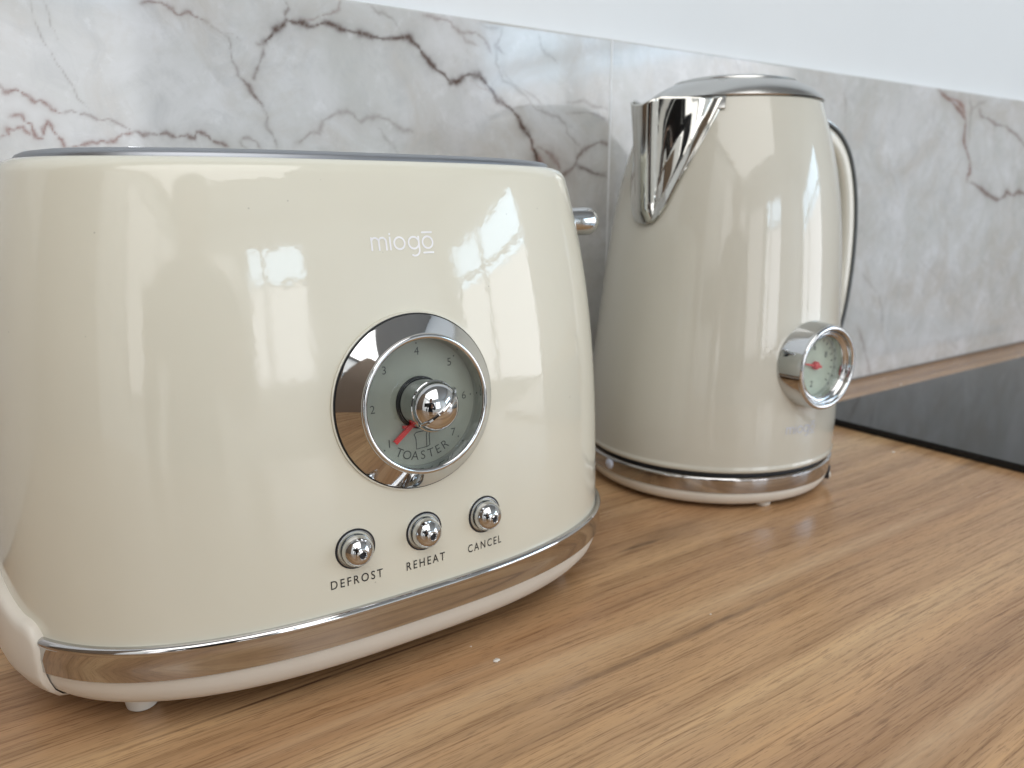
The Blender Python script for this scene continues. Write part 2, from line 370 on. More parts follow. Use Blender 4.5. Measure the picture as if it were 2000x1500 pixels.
# marble tiles: printed veins held as a colour attribute, drawn from lines on the wall plane
def wall_pt(px, py):
    d = Fw + Rt*((px-1000)/FPX) - Up*((py-750)/FPX); t = TILE_Y/d.y
    return d.x*t, CAM_H + d.z*t
VEINS = [  # (points read off the tile, width px, strength, redness)
 ([(511,88),(525,75),(541,56),(560,40),(581,44),(605,52),(637,45),(665,56),(700,64),(705,66),(747,76),(800,72),(817,91),(831,112),(852,136),(880,161),(901,154),(918,145),(936,147),(953,168),(971,196),(995,210),(1016,238),(1034,266),(1044,294),(1060,325),(1075,360)], 4.6, .95, .15),
 ([(1034,266),(1040,290),(1052,312),(1064,340)], 5, .8, .75),
 ([(936,150),(948,172),(968,190)], 1.6, .5, .6), ([(912,152),(935,170),(953,178)],1.4,.4,.7),
 ([(516,92),(514,104),(509,119),(500,140),(495,157)], 2.6, .55, .2), ([(500,84),(511,88)],3,.5,.3),
 ([(437,66),(451,84),(462,130),(465,147),(486,168),(500,191),(513,208)], 2.2, .45, .25),
 ([(465,147),(486,168),(500,191),(513,208)], 3.4, .75, .25), ([(513,208),(523,229),(520,245),(532,262),(541,290)], 3, .4, .2),
 ([(273,7),(290,2),(315,5),(336,17),(350,30),(362,24),(378,31),(406,44)], 2.4, .65, .5), ([(406,44),(437,66),(470,80)], 1.8, .3, .3),
 ([(0,168),(10,180),(32,175),(52,186),(68,200),(80,196),(101,213),(122,222)], 2.6, .85, .65),
 ([(122,222),(140,215),(165,222),(189,233),(213,232),(235,243),(259,255)], 1.9, .6, .35),
 ([(259,255),(280,264),(301,262),(325,259),(343,268),(367,264),(380,271),(385,257),(399,261),(413,275),(434,280),(448,288)], 2.8, .75, .35),
 ([(17,229),(42,224),(60,241),(70,268),(84,271),(93,238),(105,257),(121,273),(126,287),(157,284),(189,280),(196,275),(224,276),(238,262),(259,259)], 2.5, .85, .7),
 ([(0,269),(17,262),(14,252),(28,254),(45,248),(63,266)], 2.4, .8, .8), ([(93,238),(82,250),(84,271)],2,.6,.7),
 ([(-60,150),(-30,160),(0,168)], 2.6, .8, .6), ([(-60,285),(-30,262),(0,269)],2.4,.8,.7),
 ([(65,31),(77,63),(105,112),(140,164),(175,213)], 1.0, .40, .2), ([(60,0),(65,31)],1,.3,.2), ([(84,0),(98,42),(112,77)], 1.0, .40, .2),
 ([(574,283),(595,270),(623,259),(630,238),(655,222),(684,220),(705,238),(733,228),(761,234),(789,256),(810,259)], 4.0, .38, .35),
 ([(733,245),(750,266),(775,298)], 2.6, .28, .2),
 ([(469,273),(483,268),(500,276),(508,289)], 2.6, .45, .3), ([(469,273),(472,284),(484,292)],2.2,.4,.3),
 ([(981,53),(975,77),(968,91),(985,105)], 3.4, .45, .3), ([(1052,67),(1056,88),(1065,105),(1090,125)], 2.6, .35, .2),
 ([(968,91),(968,123),(982,158),(1020,182),(1048,214),(1090,228),(1107,259),(1132,284)], 2.8, .36, .2),
 ([(982,140),(1005,165),(1040,186),(1062,205)],2.2,.3,.2), ([(995,210),(1030,205),(1060,212)],2,.3,.2),
 ([(1097,200),(1139,196),(1188,214)], 3, .4, .2), ([(1107,221),(1160,222),(1187,235)], 3, .45, .25),
 ([(1082,362),(1097,343),(1125,319),(1129,305),(1150,287),(1174,277),(1188,284)], 3.6, .6, .3),
 ([(1125,319),(1146,331),(1188,336)], 3.6, .7, .15), ([(1140,332),(1165,340),(1187,345)], 3, .5, .15),
 ([(1045,284),(1066,296),(1080,308),(1097,336)], 4.5, .5, .6),
 ([(719,7),(740,26),(765,35),(779,56)], 2.4, .38, .25), ([(820,30),(848,35),(873,39),(898,63),(929,63),(950,84),(961,105)], 3, .42, .5),
 ([(898,63),(910,80),(935,90)],2.5,.35,.5),([(930,45),(960,55),(981,53)],2.5,.3,.3),
 ([(557,0),(564,18),(557,25),(560,40)], 2.4, .65, .2), ([(564,37),(602,39),(640,28),(662,18),(665,0)], 2.4, .42, .5),
 ([(1832,174),(1842,185),(1856,194),(1866,205),(1880,222),(1888,238),(1884,270),(1894,310),(1896,334),(1890,345),(1890,356)], 3.4, .8, .7),
 ([(1856,194),(1868,196),(1878,205),(1886,226)], 4.5, .7, 1.0), ([(1866,205),(1874,215),(1884,228)],4.5,.7,1.0),
 ([(1890,356),(1916,368),(1948,390),(1962,384),(1968,374),(1980,382),(1990,374),(2004,380),(2030,396)], 4.2, .8, .35),
 ([(1896,185),(1896,240),(1890,302)], 2.4, .45, .2),
 ([(1912,210),(1918,228),(1932,232),(1946,244),(1960,246),(1984,262),(2004,286),(2040,300)], 2.8, .6, .35),
 ([(1896,215),(1912,203),(1930,196)],3,.3,.3),
 ([(1684,530),(1700,552),(1720,590),(1724,640)], 2.2, .28, .1), ([(1676,638),(1688,670),(1694,700),(1702,728)], 2.8, .45, .35),
 ([(1650,166),(1654,200),(1652,240)], 2.6, .25, .2), ([(1850,660),(1870,680)],2.4,.25,.1),
 ([(1760,300),(1740,340),(1752,370)],3,.14,.1), ([(1790,470),(1800,510),(1830,540)],3,.16,.1), ([(1440,120),(1450,150),(1440,190)],3,.25,.2),
]
PATCH = [(1075,330,34,.55),(1035,316,26,.3),(1110,345,22,.35),(30,240,18,.12),(1872,206,16,.25),(965,70,30,.2),(875,290,60,.18),(900,250,50,.10)]
def jitter(P, amp, depth=2):
    P = [np.array(p, float) for p in P]
    for _ in range(depth):
        Q = [P[0]]
        for a, b in zip(P[:-1], P[1:]):
            d = b-a; L = np.hypot(*d); n = np.array([-d[1], d[0]])/(L+1e-9)
            Q += [(a+b)/2 + n*rng.normal()*amp*L, b]
        P = Q
    return P
xs = np.concatenate([np.linspace(-.75, -.12, 20)[:-1], np.arange(-.12, .42, .0007), np.arange(.42, 1.16, .0012), np.linspace(1.16, RIGHT_X, 30)])
zs = np.concatenate([np.arange(0.0, .15, .0015), np.arange(.15, TILE_TOP-.0008, .0007), [TILE_TOP-.0004]])
Vd = np.zeros((len(zs), len(xs))); Vr = np.zeros_like(Vd); Vs = np.zeros_like(Vd)
def draw(P, wpx, st, red):
    W = [wall_pt(*p) for p in jitter(P, .065)]
    tot = len(W)-1
    ph = rng.uniform(0, 6)
    for i, ((x0, z0), (x1, z1)) in enumerate(zip(W[:-1], W[1:])):
        w0 = wpx*.00030*(1+.9*max(0, (x0-.1)))*(0.8+.45*math.sin(i*.7+ph)+.2*math.sin(i*1.9))
        s_ = st*min(1, (i+1)/3, (tot-i)/2.0 if tot > 4 else 1)
        m = w0*6
        ix = slice(np.searchsorted(xs, min(x0, x1)-m), np.searchsorted(xs, max(x0, x1)+m))
        iz = slice(np.searchsorted(zs, min(z0, z1)-m), np.searchsorted(zs, max(z0, z1)+m))
        X, Z = np.meshgrid(xs[ix], zs[iz])
        if X.size == 0: continue
        dx, dz = x1-x0, z1-z0; L2 = dx*dx+dz*dz+1e-12
        t = np.clip(((X-x0)*dx+(Z-z0)*dz)/L2, 0, 1); D = np.hypot(X-x0-t*dx, Z-z0-t*dz)
        v = s_*(np.exp(-(D/w0)**2)*.95 + .16*np.exp(-(D/(w0*3))**2))
        old = Vd[iz, ix]; up = v > old
        Vd[iz, ix] = np.maximum(old, v); Vr[iz, ix] = np.where(up, red, Vr[iz, ix])
        g = .10*s_*np.exp(-(D/(w0*5))**2); Vs[iz, ix] = np.maximum(Vs[iz, ix], g)
for P, w_, s_, r_ in VEINS: draw(P, w_, s_, r_)
XX, ZZ = np.meshgrid(xs, zs)
for px, py, rad, st in PATCH:
    x0, z0 = wall_pt(px, py); rr = rad*.0003*(1+max(0, x0)*.8)
    Vs = np.maximum(Vs, st*np.exp(-(((XX-x0)**2+(ZZ-z0)**2)/rr**2)))
def tile(x0, x1):
    """one marble tile: printed front sheet with its edges turned back to the wall"""
    k = (xs > x0+1e-5) & (xs < x1-1e-5)
    X = np.concatenate([[x0], [x0+.0004], xs[k], [x1-.0004], [x1]]); Z = np.concatenate([zs, [TILE_TOP]])
    X = np.unique(np.round(X, 6))
    nx, nz = len(X), len(Z)
    GX, GZ = np.meshgrid(X, Z); GY = np.full_like(GX, TILE_Y)
    GY[:, 0] = GY[:, -1] = TILE_Y+.0004; GY[-1, :] = TILE_Y+.0004
    co = np.stack([GX, GY, GZ], -1).reshape(-1, 3)
    i = (np.arange(nz-1)[:, None]*nx+np.arange(nx-1)[None, :]).reshape(-1)
    faces = np.stack([i, i+1, i+1+nx, i+nx], -1)
    # turned back rim
    ring = list(range(0, nx)) + [nx-1+nx*j for j in range(1, nz)] + [nx*(nz-1)+q for q in range(nx-2, -1, -1)] + [nx*j for j in range(nz-2, 0, -1)]
    rc = co[ring].copy(); rc[:, 1] = WALL_Y-.0003
    nb = len(co); co2 = np.concatenate([co, rc]); m = len(ring)
    rf = np.array([(ring[q], nb+q, nb+(q+1) % m, ring[(q+1) % m]) for q in range(m)])
    faces = np.concatenate([faces, rf])
    me = bpy.data.meshes.new('marble_tile')
    me.vertices.add(len(co2)); me.vertices.foreach_set('co', co2.astype(np.float32).ravel())
    me.loops.add(faces.size); me.loops.foreach_set('vertex_index', faces.astype(np.int32).ravel())
    me.polygons.add(len(faces)); me.polygons.foreach_set('loop_start', np.arange(0, faces.size, 4, dtype=np.int32))
    me.update(calc_edges=True)
    cv = np.zeros((len(co2), 4), np.float32); cv[:, 3] = 1
    jx = np.clip(np.searchsorted(xs, co2[:, 0]), 0, len(xs)-1); jz = np.clip(np.searchsorted(zs, co2[:, 2]), 0, len(zs)-1)
    cv[:, 0] = Vd[jz, jx]; cv[:, 1] = Vr[jz, jx]; cv[:, 2] = Vs[jz, jx]
    a = me.color_attributes.new('vein', 'FLOAT_COLOR', 'POINT'); a.data.foreach_set('color', cv.ravel())
    me.materials.append(MARBLE)
    o = bpy.data.objects.new('marble_tile', me); col.objects.link(o); o.parent = wall
    return o
tile(-.718, JOINT_X-.0002); tile(JOINT_X+.0002, RIGHT_X)
grout = box('tile_joint', plain('joint_filler', (0.80, 0.81, 0.82), .5), (JOINT_X-.0007, JOINT_X+.0007, TILE_Y-.00025, WALL_Y-.001, 0.0, TILE_TOP-.0006), wall)
box('sealant_line', plain('sealant', (0.20, 0.17, 0.15), .5), (-.718, RIGHT_X, TILE_Y-.0012, TILE_Y+.0005, 0.0001, .0014), wall)

# ------------------------------------------------------------------ hob
hob = empty('induction_hob'); tag(hob, 'black glass hob let into the wooden worktop right of the kettle', 'hob')
def rrect(x0, x1, y0, y1, r, n=8):
    P = []
    for (cx, cy, a0) in ((x1-r, y1-r, 0), (x0+r, y1-r, 90), (x0+r, y0+r, 180), (x1-r, y0+r, 270)):
        P += arc(cx, cy, r, a0, a0+90, n)
    return P
HX0, HX1, HY0, HY1 = 0.5385, 1.125, -0.145, 0.366
def slab(name, P, zlist, mat, parent, cap=True, smooth=35):
    """stack of outlines (z, inset towards centroid scale) capped on top"""
    vs, fs = [], []; n = len(P); cx = sum(p[0] for p in P)/n; cy = sum(p[1] for p in P)/n
    for z, ins in zlist:
        for x, y in P:
            d = math.hypot(x-cx, y-cy); k = 1-ins/d
            vs.append((cx+(x-cx)*k, cy+(y-cy)*k, z))
    for j in range(len(zlist)-1):
        for i in range(n):
            fs.append((j*n+i, j*n+(i+1) % n, (j+1)*n+(i+1) % n, (j+1)*n+i))
    if cap: fs.append([ (len(zlist)-1)*n+i for i in range(n)])
    return mesh_obj(name, vs, fs, mat, parent, smooth)
slab('glass_plate', rrect(HX0, HX1, HY0, HY1, .004), [(0.0012, .0), (.0048, 0), (.0055, .0007)], HOB, hob)
slab('gasket', rrect(HX0+.002, HX1-.002, HY0+.002, HY1-.002, .004), [(0.0, 0), (.0011, 0)], GAP, hob, cap=True)
rebase(hob, ((HX0+HX1)/2, (HY0+HY1)/2, 0))

# ------------------------------------------------------------------ toaster
TC = (0.1238, 0.2303+0.088); TA, TB, TN = 0.1258, 0.088, 2.7
def super_ring(a, b, n, m):
    t = np.linspace(0, 2*np.pi, 6001); c, s = np.cos(t), np.sin(t)
    x = a*np.sign(c)*np.abs(c)**(2/n); y = b*np.sign(s)*np.abs(s)**(2/n)
    L = np.concatenate([[0], np.cumsum(np.hypot(np.diff(x), np.diff(y)))])
    q = np.linspace(0, L[-1], m+1)[:-1]
    return np.stack([np.interp(q, L, x), np.interp(q, L, y)], -1)
SEG = 320
def t_ring(ins, z, m=SEG):
    r = super_ring(TA-ins, TB-ins, TN, m); return [(TC[0]+x, TC[1]+y, z) for x, y in r]
def inset(z): return .0018+.0137*(max(z, 0)/.1725)**3.2
def rings_obj(name, levels, mat, parent, cap_top=False, cap_bot=False, smooth=40, close=False):
    vs, fs = [], []; n = SEG
    for ins, z in levels: vs += t_ring(ins, z)
    K = len(levels)
    for j in range(K if close else K-1):
        k = (j+1) % K
        for i in range(n): fs.append((j*n+i, j*n+(i+1) % n, k*n+(i+1) % n, k*n+i))
    if cap_top: fs.append([(K-1)*n+i for i in range(n)])
    if cap_bot: fs.append([i for i in range(n)][::-1])
    return mesh_obj(name, vs, fs, mat, parent, smooth)
toaster = empty('toaster'); tag(toaster, 'glossy cream retro toaster with chrome dial and three chrome buttons, left of the kettle', 'toaster')
ZT, RF = .1826, .0065
zf = ZT-RF*.80
lv = [(inset(.0325)+.0010, .0318)] + [(inset(z), z) for z in np.linspace(.0325, zf, 60)]
i0 = inset(zf)
for a in np.linspace(14, 88, 10)[1:]:
    lv.append((i0+RF*(math.cos(R_(14))-math.cos(R_(a))), zf+RF*(math.sin(R_(a))-math.sin(R_(14)))))
lv.append((lv[-1][0]+.004, lv[-1][1]+.0001))
body = rings_obj('body', lv, CREAM, toaster, cap_top=True)
it = lv[-1][0]-.0032
# grey top panel, a low dome standing just proud of the enamel edge
tp = [(it-.0002, ZT-.0010), (it, ZT+.0004), (it+.0006, ZT+.0012), (it+.002, ZT+.0019), (it+.006, ZT+.0025), (it+.015, ZT+.0027)]
rings_obj('top_panel', tp, TOPM, toaster, cap_top=True)
for dy in (-.020, .022):
    s = box('slot', BLACK, (TC[0]-.070, TC[0]+.070, TC[1]+dy-.0135, TC[1]+dy+.0135, ZT+.0010, ZT+.0030), toaster, bevel=.0004)
    V, F = [], []
    for (x0, x1, y0, y1) in ((-.073, .073, -.0165, -.0135), (-.073, .073, .0135, .0165), (-.073, -.070, -.0135, .0135), (.070, .073, -.0135, .0135)):
        v, f = box_vf(TC[0]+x0, TC[0]+x1, TC[1]+dy+y0, TC[1]+dy+y1, ZT+.0010, ZT+.0031); F += [tuple(i+len(V) for i in g) for g in f]; V += v
    mesh_obj('slot_rim', V, F, CHROME, s, smooth=0)
# chrome band with a rolled upper lip
bd = [(.0030, .0336), (.0012, .0340), (.0002, .0337), (-.0004, .0330), (-.0005, .0322), (-.0002, .0316), (.0000, .0312), (-.0004, .0270), (-.0002, .0226), (.0004, .0220), (.0030, .0218)]
rings_obj('chrome_band', bd, BAND, toaster)
bs = [(.0020, .0222), (.0010, .0218), (.0012, .0205), (.0017, .0180), (.0030, .0145), (.0052, .0118), (.0085, .0098), (.0130, .0088), (.030, .0085)]
rings_obj('base', bs, PLASTIC, toaster, cap_top=True)
rings_obj('shadow_gap', [(.0022, .0300), (.0022, .0345)], GAP, toaster)
for fx, fy in ((.0345, .2705), (.213, .2705), (.0345, .366), (.213, .366)):
    o = mesh_obj('foot', *lathe(frame((fx, fy, 0), (0, 0, 1), (0, 1, 0)), [(0, 0), (.0040, 0), (.0050, .0008), (.0054, .003), (.0058, .0092), (0, .0092)], 40), FOOTM, toaster); clean(o)
# moulded end piece climbing the left end of the toaster
def end_piece():
    m = 1200; rg = super_ring(TA, TB, TN, m); P = [(TC[0]+x, TC[1]+y) for x, y in rg]
    idx = [i for i in range(m) if P[i][0] < .0078]
    nrm = []
    for i in range(m):
        a, b = P[i-1], P[(i+1) % m]; d = (b[0]-a[0], b[1]-a[1]); L = math.hypot(*d); nrm.append((d[1]/L, -d[0]/L))
    K = len(idx); vs, fs = [], []
    tot = 0; S = [0]
    for q in range(1, K):
        a, b = P[idx[q-1]], P[idx[q]]; S.append(S[-1]+math.hypot(b[0]-a[0], b[1]-a[1]))
    Lt = S[-1]
    for q, i in enumerate(idx):
        s = min(S[q], Lt-S[q])                    # distance from the nearer end
        if s < .0080: zt = .0300+.0088*math.sqrt(max(0, 1-(1-s/.0080)**2))
        else: zt = .0388+ .0085*(1-math.exp(-((s-.0080)/.018)**1.5))
        e = min(1, s/.0020); th = .0007+.0009*math.sqrt(max(0, 1-(1-e)**2)) + .0003*min(1, s/.03)
        if q in (0, K-1): th = .0002
        nx, ny = nrm[i]; x, y = P[i]; ed = q in (0, K-1)
        col_ = [(-.0128, .0084), (-.0084, .0093), (th*.6-.0050, .0113), (th*.9-.0028, .0142), (th-.0010, .0178), (th-.0001, .0210), (th, zt-.0040), (th-.0003, zt-.0018), (th-.0010, zt-.0005), (th-.0020, zt), (-.0030-inset(zt), zt)]
        if ed: col_ = [(-.0128, .0086), (-.0083, .0097), (-.0050, .0117), (-.0028, .0144), (-.0015, .0178), (-.0007, .0208)] + col_[6:]
        for d, z in col_: vs.append((x+nx*d, y+ny*d, z))
    C = 11
    for q in range(K-1):
        for c in range(C-1): fs.append((q*C+c, (q+1)*C+c, (q+1)*C+c+1, q*C+c+1))
    return mesh_obj('end_piece', vs, fs, PLASTIC, toaster, smooth=60)
end_piece()
# lever on the right end
LVY, LVZ = TC[1]-.004, .1585
fr = frame((TC[0]+TA-inset(LVZ)-.004, LVY, LVZ), (1, 0, 0))
lev = mesh_obj('lever', *lathe(fr, [(0, .0395)]+[(.0070*math.sin(R_(a)), .0330+.0065*math.cos(R_(a))) for a in (12, 28, 45, 60, 75, 90)]+[(.0070, .030), (.0066, .020), (.0058, .0165), (.0042, .0160), (.0042, .003), (0, .003)], 48), CHROME, toaster); clean(lev)
box('lever_slot', GAP, (TC[0]+TA-.0075, TC[0]+TA-.0005-inset(LVZ), LVY-.0028, LVY+.0028, .060, LVZ+.005), lev)
mesh_obj('lever_collar', *lathe(fr, [(.0048, .0040), (.0086, .0046), (.0094, .0062), (.0094, .0082), (.0084, .0096), (.0048, .0098)], 48), CHROME, lev)

def y_front(x, z, ins=None):
    i = inset(z) if ins is None else ins
    return TC[1]-(TB-i)*(1-abs((x-TC[0])/(TA-i))**TN)**(1/TN)
def orient(o, fr):
    n = fr(0, 0, 1)-fr(0, 0, 0); p = o.data.polygons[0]
    if p.normal.dot(n) < 0: o.data.flip_normals()
def face_frame(x, z):
    e = .002
    dx = (y_front(x+e, z)-y_front(x-e, z))/(2*e); dz = (y_front(x, z+e)-y_front(x, z-e))/(2*e)
    n = Vector((dx, -1, dz)).normalized()
    return frame((x, y_front(x, z), z), n)

# ---- lettering
def text_vf(s, height, width=None, spacing=1.15, align='CENTER', thin=-0.0):
    cu = bpy.data.curves.new('lettering', 'FONT'); cu.body = s; cu.size = 1; cu.space_character = spacing; cu.align_x = align; cu.offset = thin; cu.resolution_u = 4
    o = bpy.data.objects.new('lettering_tmp', cu); col.objects.link(o)
    bpy.context.view_layer.update()
    dg = bpy.context.evaluated_depsgraph_get(); me = bpy.data.meshes.new_from_object(o.evaluated_get(dg))
    V = np.array([v.co[:] for v in me.vertices]); F = [tuple(p.vertices) for p in me.polygons]
    bpy.data.objects.remove(o); bpy.data.curves.remove(cu); bpy.data.meshes.remove(me)
    mn, mx = V.min(0), V.max(0)
    V[:, 1] -= mn[1]; V[:, 0] -= (mn[0]+mx[0])/2
    k = height/(mx[1]-mn[1]); kx = k if width is None else width/(mx[0]-mn[0])
    V[:, 1] *= k; V[:, 0] *= kx
    return V, F
def text_on(name, s, mapfn, height, mat, parent, width=None, spacing=1.15, thin=0.0, join=None):
    V, F = text_vf(s, height, width, spacing, thin=thin)
    return mesh_obj(name, [mapfn(v[0], v[1]) for v in V], F, mat, parent, smooth=0)
def ribbon(pts, w, closed=False):
    """flat stroke of width w along 2D points, round ended"""
    P = [np.array(p, float) for p in pts]; n = len(P); V, F = [], []
    def nrm(i):
        a = P[(i-1) % n] if (closed or i > 0) else P[i]; b = P[(i+1) % n] if (closed or i < n-1) else P[i]
        d = b-a; L = np.hypot(*d)+1e-12; return np.array([-d[1], d[0]])/L
    for i in range(n):
        q = nrm(i)*w/2; V += [P[i]+q, P[i]-q]
    for i in range(n if closed else n-1):
        j = (i+1) % n; F.append((2*i, 2*i+1, 2*j+1, 2*j))
    if not closed:
        for (c, nb) in ((0, 1), (n-1, n-2)):
            d = P[c]-P[nb]; a0 = math.atan2(d[1], d[0]); k = len(V)
            V.append(P[c]); V += [P[c]+w/2*np.array([math.cos(a0+t), math.sin(a0+t)]) for t in np.linspace(-math.pi/2, math.pi/2, 7)]
            F += [(k, k+q, k+q+1) for q in range(1, 7)]
    return V, F
def circ(cx, cy, r, a0=0, a1=360, n=28): return [(cx+r*math.cos(R_(a0+(a1-a0)*i/n)), cy+r*math.sin(R_(a0+(a1-a0)*i/n))) for i in range(n+(0 if a1-a0 == 360 else 1))]
def logo_strokes():
    S = []; x = 0; w = .13; r = .33      # x height 0.8, unit = cap
    h = .40
    # m
    for k in range(2):
        S.append((circ(x+.27+k*.54, .53, .27, 180, 0, 14)[::1] + [(x+.54+k*.54, 0)], False))
    S.append(([(x, 0), (x, .80)], False)); x += 1.08+.30
    S.append(([(x, 0), (x, .80)], False)); S.append(([(x, 1.02), (x, 1.04)], False)); x += .30
    S.append((circ(x+.40, .40, .40), True)); x += .80+.30
    S.append((circ(x+.40, .40, .40), True)); S.append(([(x+.80, .80), (x+.80, -.10)] + circ(x+.42, -.10, .38, 0, -120, 12), False)); x += .80+.30
    S.append((circ(x+.40, .40, .40), True)); S.append(([(x+.02, 1.08), (x+.78, 1.08)], False)); S.append(([(x+.02, -.30), (x+.78, -.30)], False)); x += .80
    return S, x, w
def logo(name, mapfn, width, mat, parent):
    S, W, w = logo_strokes(); k = width/W; V, F = [], []
    for li, (P, cl) in enumerate(S):
        v, f = ribbon(P, w, cl); o = len(V)
        V += [mapfn((q[0]-W/2)*k, q[1]*k, .000002*li) for q in v]; F += [tuple(i+o for i in g) for g in f]
    return mesh_obj(name, V, F, mat, parent, smooth=0)
OFF = .00012
logo('maker_logo', lambda u, v, e=0: (.1252+u, y_front(.1252+u, .1533+v)-OFF-e, .1533+v), .0228, WPRINT, toaster)
for s, x0, x1, zb in (('DEFROST', .0900, .1086, .0423), ('REHEAT', .1178, .1334, .0418), ('CANCEL', .1434, .1588, .0416)):
    xc = (x0+x1)/2
    text_on('lettering', s, lambda u, v, xc=xc, zb=zb: (xc+u, y_front(xc+u, zb+v)-OFF, zb+v), .0031, INK, toaster, width=x1-x0, spacing=1.35, thin=.004)

# ---- buttons
for k, bx in enumerate((.0992, .1252, .1511)):
    fr = face_frame(bx, .0550)
    b = mesh_obj('button', *lathe(fr, [(0, .0050), (.0010, .0050), (.00105, .0067), (.0013, .0070), (.0016, .0067)] + [(.0056*math.sin(R_(a)), .0014+.0056*math.cos(R_(a))) for a in range(18, 96, 6)] + [(.0056, -.003)], 64), CHROME, toaster); clean(b)
    mesh_obj('socket', *lathe(fr, [(.0066, .0000), (.0065, .00035), (.0062, .0004), (.0059, -.0004), (.0056, -.0008)], 64), RECESS, b)
    mesh_obj('socket_shade_ring', *lathe(fr, [(.0071, -.0002), (.0071, .00014), (.00655, .00014)], 64), GAP, b)  # flat dark ring standing in for the shade round the socket
    d = mesh_obj('tip_hole', *lathe(fr, [(0, .0064), (.00103, .0064), (.00104, .0062)], 20), GAP, b); clean(d)

# ---- dial
fr = face_frame(.1249, .1020)
dial = mesh_obj('dial', *lathe(fr, [(0, .0022), (.0222, .0022)], 96), FACE, toaster); clean(dial)
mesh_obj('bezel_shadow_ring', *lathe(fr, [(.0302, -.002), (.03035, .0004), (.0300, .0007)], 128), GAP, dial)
mesh_obj('bezel_seat', *lathe(fr, [(.0312, -.0018), (.0309, .00010), (.0306, .0002), (.0303, .0001)], 128), CREAM, dial)
mesh_obj('bezel', *lathe(fr, [(.0299, .0004), (.0299, .0010), (.0296, .0013), (.0240, .0066), (.0237, .0070)], 160), CHROME, dial)
mesh_obj('rim', *lathe(fr, [(.0237, .0070)] + arc(.0229, .0074, .0010, 0, 180, 10) + [(.0218, .0066), (.0217, .0020)], 160), CHROME, dial)
mesh_obj('glass', *lathe(fr, [(.0217, .0052), (.0088, .0052)], 96), GLASS, dial, smooth=60)
orient(dial.children[-1], fr)
kn = [(.0083, .0022), (.0083, .0112), (.0087, .0116), (.0088, .0120), (.0087, .0125), (.0084, .0127)] + [(.0084*math.sin(R_(a)), .0127+.0066*math.cos(R_(a))) for a in range(84, 0, -6)] + [(0, .0193)]
kn_o = mesh_obj('knob', *lathe(fr, kn, 96), CHROME, dial); clean(kn_o)
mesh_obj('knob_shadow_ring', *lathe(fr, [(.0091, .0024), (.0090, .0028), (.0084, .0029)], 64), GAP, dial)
# slim raised grip ridge running diagonally over the knob
def ridge():
    V, F = [], []; n = 24; th = R_(38); ca, sa = math.cos(th), math.sin(th)
    for i in range(n+1):
        a = R_(-80+160*i/n)
        for (dr, w) in ((-.0003, -.00075), (.0006, -.0005), (.0009, 0), (.0006, .0005), (-.0003, .00075)):
            rr = .0084+dr; h = .0066+dr
            s, c = math.sin(a)*rr, math.cos(a)*h
            V.append(fr(s*ca - w*sa, s*sa + w*ca, .0127+c))
    for i in range(n):
        for q in range(4): F.append((i*5+q, (i+1)*5+q, (i+1)*5+q+1, i*5+q+1))
    return mesh_obj('knob_ridge', V, F, CHROME, dial)
ridge()
def flat_bar(name, p, q, w, h0, h1, mat, parent, taper=1.0):
    p, q = np.array(p), np.array(q); d = (q-p)/np.hypot(*(q-p)); n = np.array([-d[1], d[0]])*w/2
    c = [p+n, p-n, q-n*taper, q+n*taper]; V = [fr(*a, h0) for a in c]+[fr(*a, h1) for a in c]
    return mesh_obj(name, V, [(0,1,2,3),(4,7,6,5),(0,4,5,1),(1,5,6,2),(2,6,7,3),(3,7,4,0)], mat, parent, smooth=0)
flat_bar('pointer', (-.0040, -.0070), (-.0109, -.0122), .0015, .0030, .0040, RED, dial)
flat_bar('pointer', (-.0074, -.0074), (.0010, -.0078), .0009, .0026, .0034, RED, dial)
HF = .0023
for i, ch in enumerate('1234567'):
    a = R_(225-45*i); 
    text_on('numeral', ch, lambda u, v, a=a: fr(.0176*math.cos(a)+u, .0176*math.sin(a)-.0013+v, HF), .0027, GINK, dial, thin=-.004)
    V, F = [], [0]; c = (.0203*math.cos(a), .0203*math.sin(a))
    V = [fr(c[0]+.00028*math.cos(t), c[1]+.00028*math.sin(t), HF) for t in np.linspace(0, 2*math.pi, 9)[:-1]]
    mesh_obj('mark', V, [tuple(range(8))], GINK, dial, smooth=0)
for i, ch in enumerate('TOASTER'):
    a = R_(-119+9.6*i); t = a+math.pi/2; rr = .0199
    text_on('lettering', ch, lambda u, v, a=a, t=t, rr=rr: fr(rr*math.cos(a)+u*math.cos(t)-v*math.sin(t), rr*math.sin(a)+u*math.sin(t)+v*math.cos(t), HF), .0030, GINK, dial, thin=-.005)
bread = [(-.0026, -.0118), (-.0030, -.0109), (-.0022, -.0102), (-.0006, -.0101), (.0010, -.0101), (.0020, -.0106), (.0017, -.0116), (.0016, -.0158), (-.0024, -.0160), (-.0024, -.0125)]
v, f = ribbon(bread, .00035, True); V, F = [fr(q[0], q[1], HF) for q in v], list(f)
v, f = ribbon([(.0016, -.0158), (.0028, -.0154), (.0028, -.0118), (.0031, -.0110), (.0024, -.0103), (.0010, -.0101)], .00035); F += [tuple(i+len(V) for i in g) for g in f]; V += [fr(q[0], q[1], HF+.00001) for q in v]
mesh_obj('bread_symbol', V, F, GINK, dial, smooth=0)
rebase(toaster, (TC[0], TC[1], 0))

